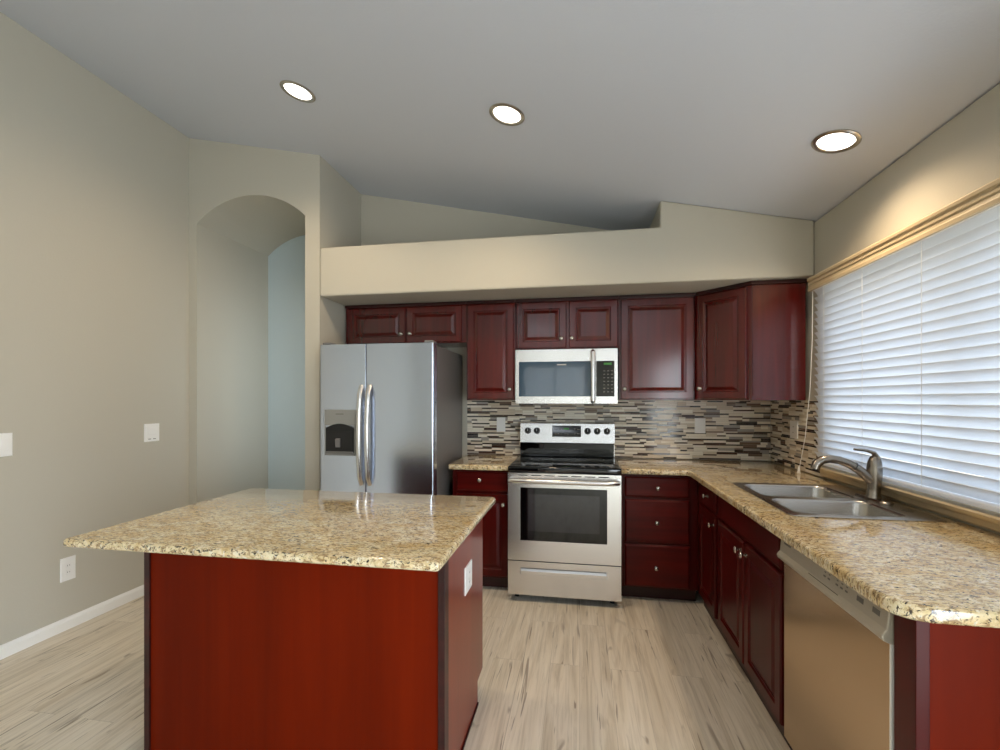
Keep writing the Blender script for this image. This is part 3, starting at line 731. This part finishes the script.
v = MB().prism(VP, 'y', .96, 3.125).build('valance', 'beige', t, label='beige moulded valance')
MB().box(1.396, XR - .0005, 3.112, 3.125, 2.052, 2.105).build('valance_return', 'beige', v)
mb = MB(); mb.tube([(1.402, 3.10, 2.06), (1.401, 3.105, 1.75), (1.398, 3.125, 1.45), (1.388, 3.165, 1.15), (1.376, 3.205, .975), (1.374, 3.212, .957)], .0022, 8); mb.build('pull_cord', 'plastic', t)
MB().lathe([(.003, .046), (.005, .040), (.007, .020), (.011, .003), (.010, 0), (0, 0)], (1.372, 3.214, ZT1 + .001), (.05, -.02, 1), 14).build('cord_tassel', 'plastic', t, smooth=True)

# ------------------------------------------------------------------ switches and outlets
def plate(name, label, cat, c, u, w, W, H, style, group=None):
    c, u, w = Vector(c), Vector(u), Vector(w); z = Vector((0, 0, 1))
    t = thing(name, label, cat, tuple(c), group)
    def pan(cu, cz_, W_, H_, d0, d1, ins=.002):
        mb = MB(); mb.raised(c + u * (cu - W_ / 2) + z * (cz_ - H_ / 2), u, w, W_, H_, [(0, d0), (0, d1 - ins * .5), (ins, d1)]); return mb
    pan(0, 0, W, H, .0003, .006, .004).build('cover_plate', 'plastic', t)
    if style == 'rocker2':
        for s_ in (-.023, .023): pan(s_, 0, .033, .066, .006, .0085, .003).build('rocker', 'plastic', t)
    elif style == 'rocker1': pan(0, 0, .033, .066, .006, .0085, .003).build('rocker', 'plastic', t)
    elif style == 'control':
        pan(0, .010, W * .62, .050, .006, .0075, .003).build('touch_panel', 'plastic', t)
        for s_ in (-.020, .018): pan(s_, -H * .36, .022, .005, .006, .0066, .001).build('legend', 'grey_print', t)
    else:
        for s_ in (-.020, .020):
            r = pan(0, s_, .030, .030, .006, .0075, .004).build('receptacle', 'plastic', t)
            for q in (-.006, .006):
                mb = MB(); mb.raised(c + u * (q - .001) + z * (s_ - .003), u, w, .002, .008, [(0, .0072), (0, .0079)]); mb.build('slot', 'dark', r)
    return t
LU, LW = (0, 1, 0), (1, 0, 0)
plate('light_switch', 'white light switch on left wall at the edge of the photo', 'light switch', (XL, 1.972, 1.145), LU, LW, .116, .126, 'rocker2')
plate('wall_control', 'square white wall control with small print near the arched niche', 'wall control', (XL, 2.864, 1.150), LU, LW, .118, .128, 'control')
plate('wall_outlet', 'white outlet low on left wall beside the island', 'outlet', (XL, 2.308, .364), LU, LW, .084, .140, 'outlet')
plate('wall_outlet', 'white outlet on the side panel of the island', 'outlet', (IX1, 1.872, .650), (0, 1, 0), (1, 0, 0), .112, .112, 'outlet')
plate('wall_plate', 'white wall plate on the backsplash left of the range', 'wall plate', (-.657, YB - .009, 1.178), UX, WN, .074, .120, 'rocker1')
plate('wall_plate', 'white wall plate on the backsplash right of the range below the wide cabinet', 'wall plate', (.934, YB - .009, 1.183), UX, WN, .080, .118, 'rocker1')
plate('wall_outlet', 'off-white outlet on the darker backsplash beside the blind cord', 'outlet', (XR - .009, 3.452, 1.183), UY, WR, .115, .120, 'outlet')

# ------------------------------------------------------------------ recessed ceiling lights
slope = math.atan(.211)
nrm_c = Vector((-.211, 0, -1)).normalized()
def can():
    t = thing('recessed_light', 'x', 'ceiling light', (0, 0, 0), 'recessed ceiling lights')
    MB().lathe([(.096, 0), (.096, -.004), (.090, -.0075), (.076, -.006), (.072, -.001), (.072, 0)], (0, 0, 0), (0, 0, 1), 40).build('trim_ring', 'nickel', t, smooth=True)
    MB().lathe([(.0722, -.0005), (.0722, -.002), (.05, -.006), (.02, -.008), (0, -.0083)], (0, 0, 0), (0, 0, 1), 36).build('lens', 'lamp', t, smooth=True)
    d = bpy.data.lights.new('lamp', 'SPOT'); d.spot_size = math.radians(156); d.spot_blend = 0.75; d.shadow_soft_size = .06; d.energy = CAN_POWER * 6.6; d.color = CAN_COLOR
    o = bpy.data.objects.new('lamp', d); COL.objects.link(o); o.parent = t; o.location = (0, 0, -.03)
    return t
c0 = can()
spots = [(-1.593, 2.409, 'round recessed ceiling light on the left, above the refrigerator side'),
         (-.380, 2.415, 'middle recessed ceiling light, above the range'),
         (1.160, 2.351, 'recessed ceiling light on the right, nearest the window wall')]
for i, (x, y, lb) in enumerate(spots):
    if i == 0: o = c0
    else:
        o = c0.copy(); COL.objects.link(o)
        for ch in list(c0.children):
            c = ch.copy(); COL.objects.link(c); c.parent = o
    o.location = (x, y, cz(x) - .0008); o.rotation_euler = (0, slope, 0); o['label'] = lb

for o in bpy.data.objects:
    if '_w' in o: del o['_w']
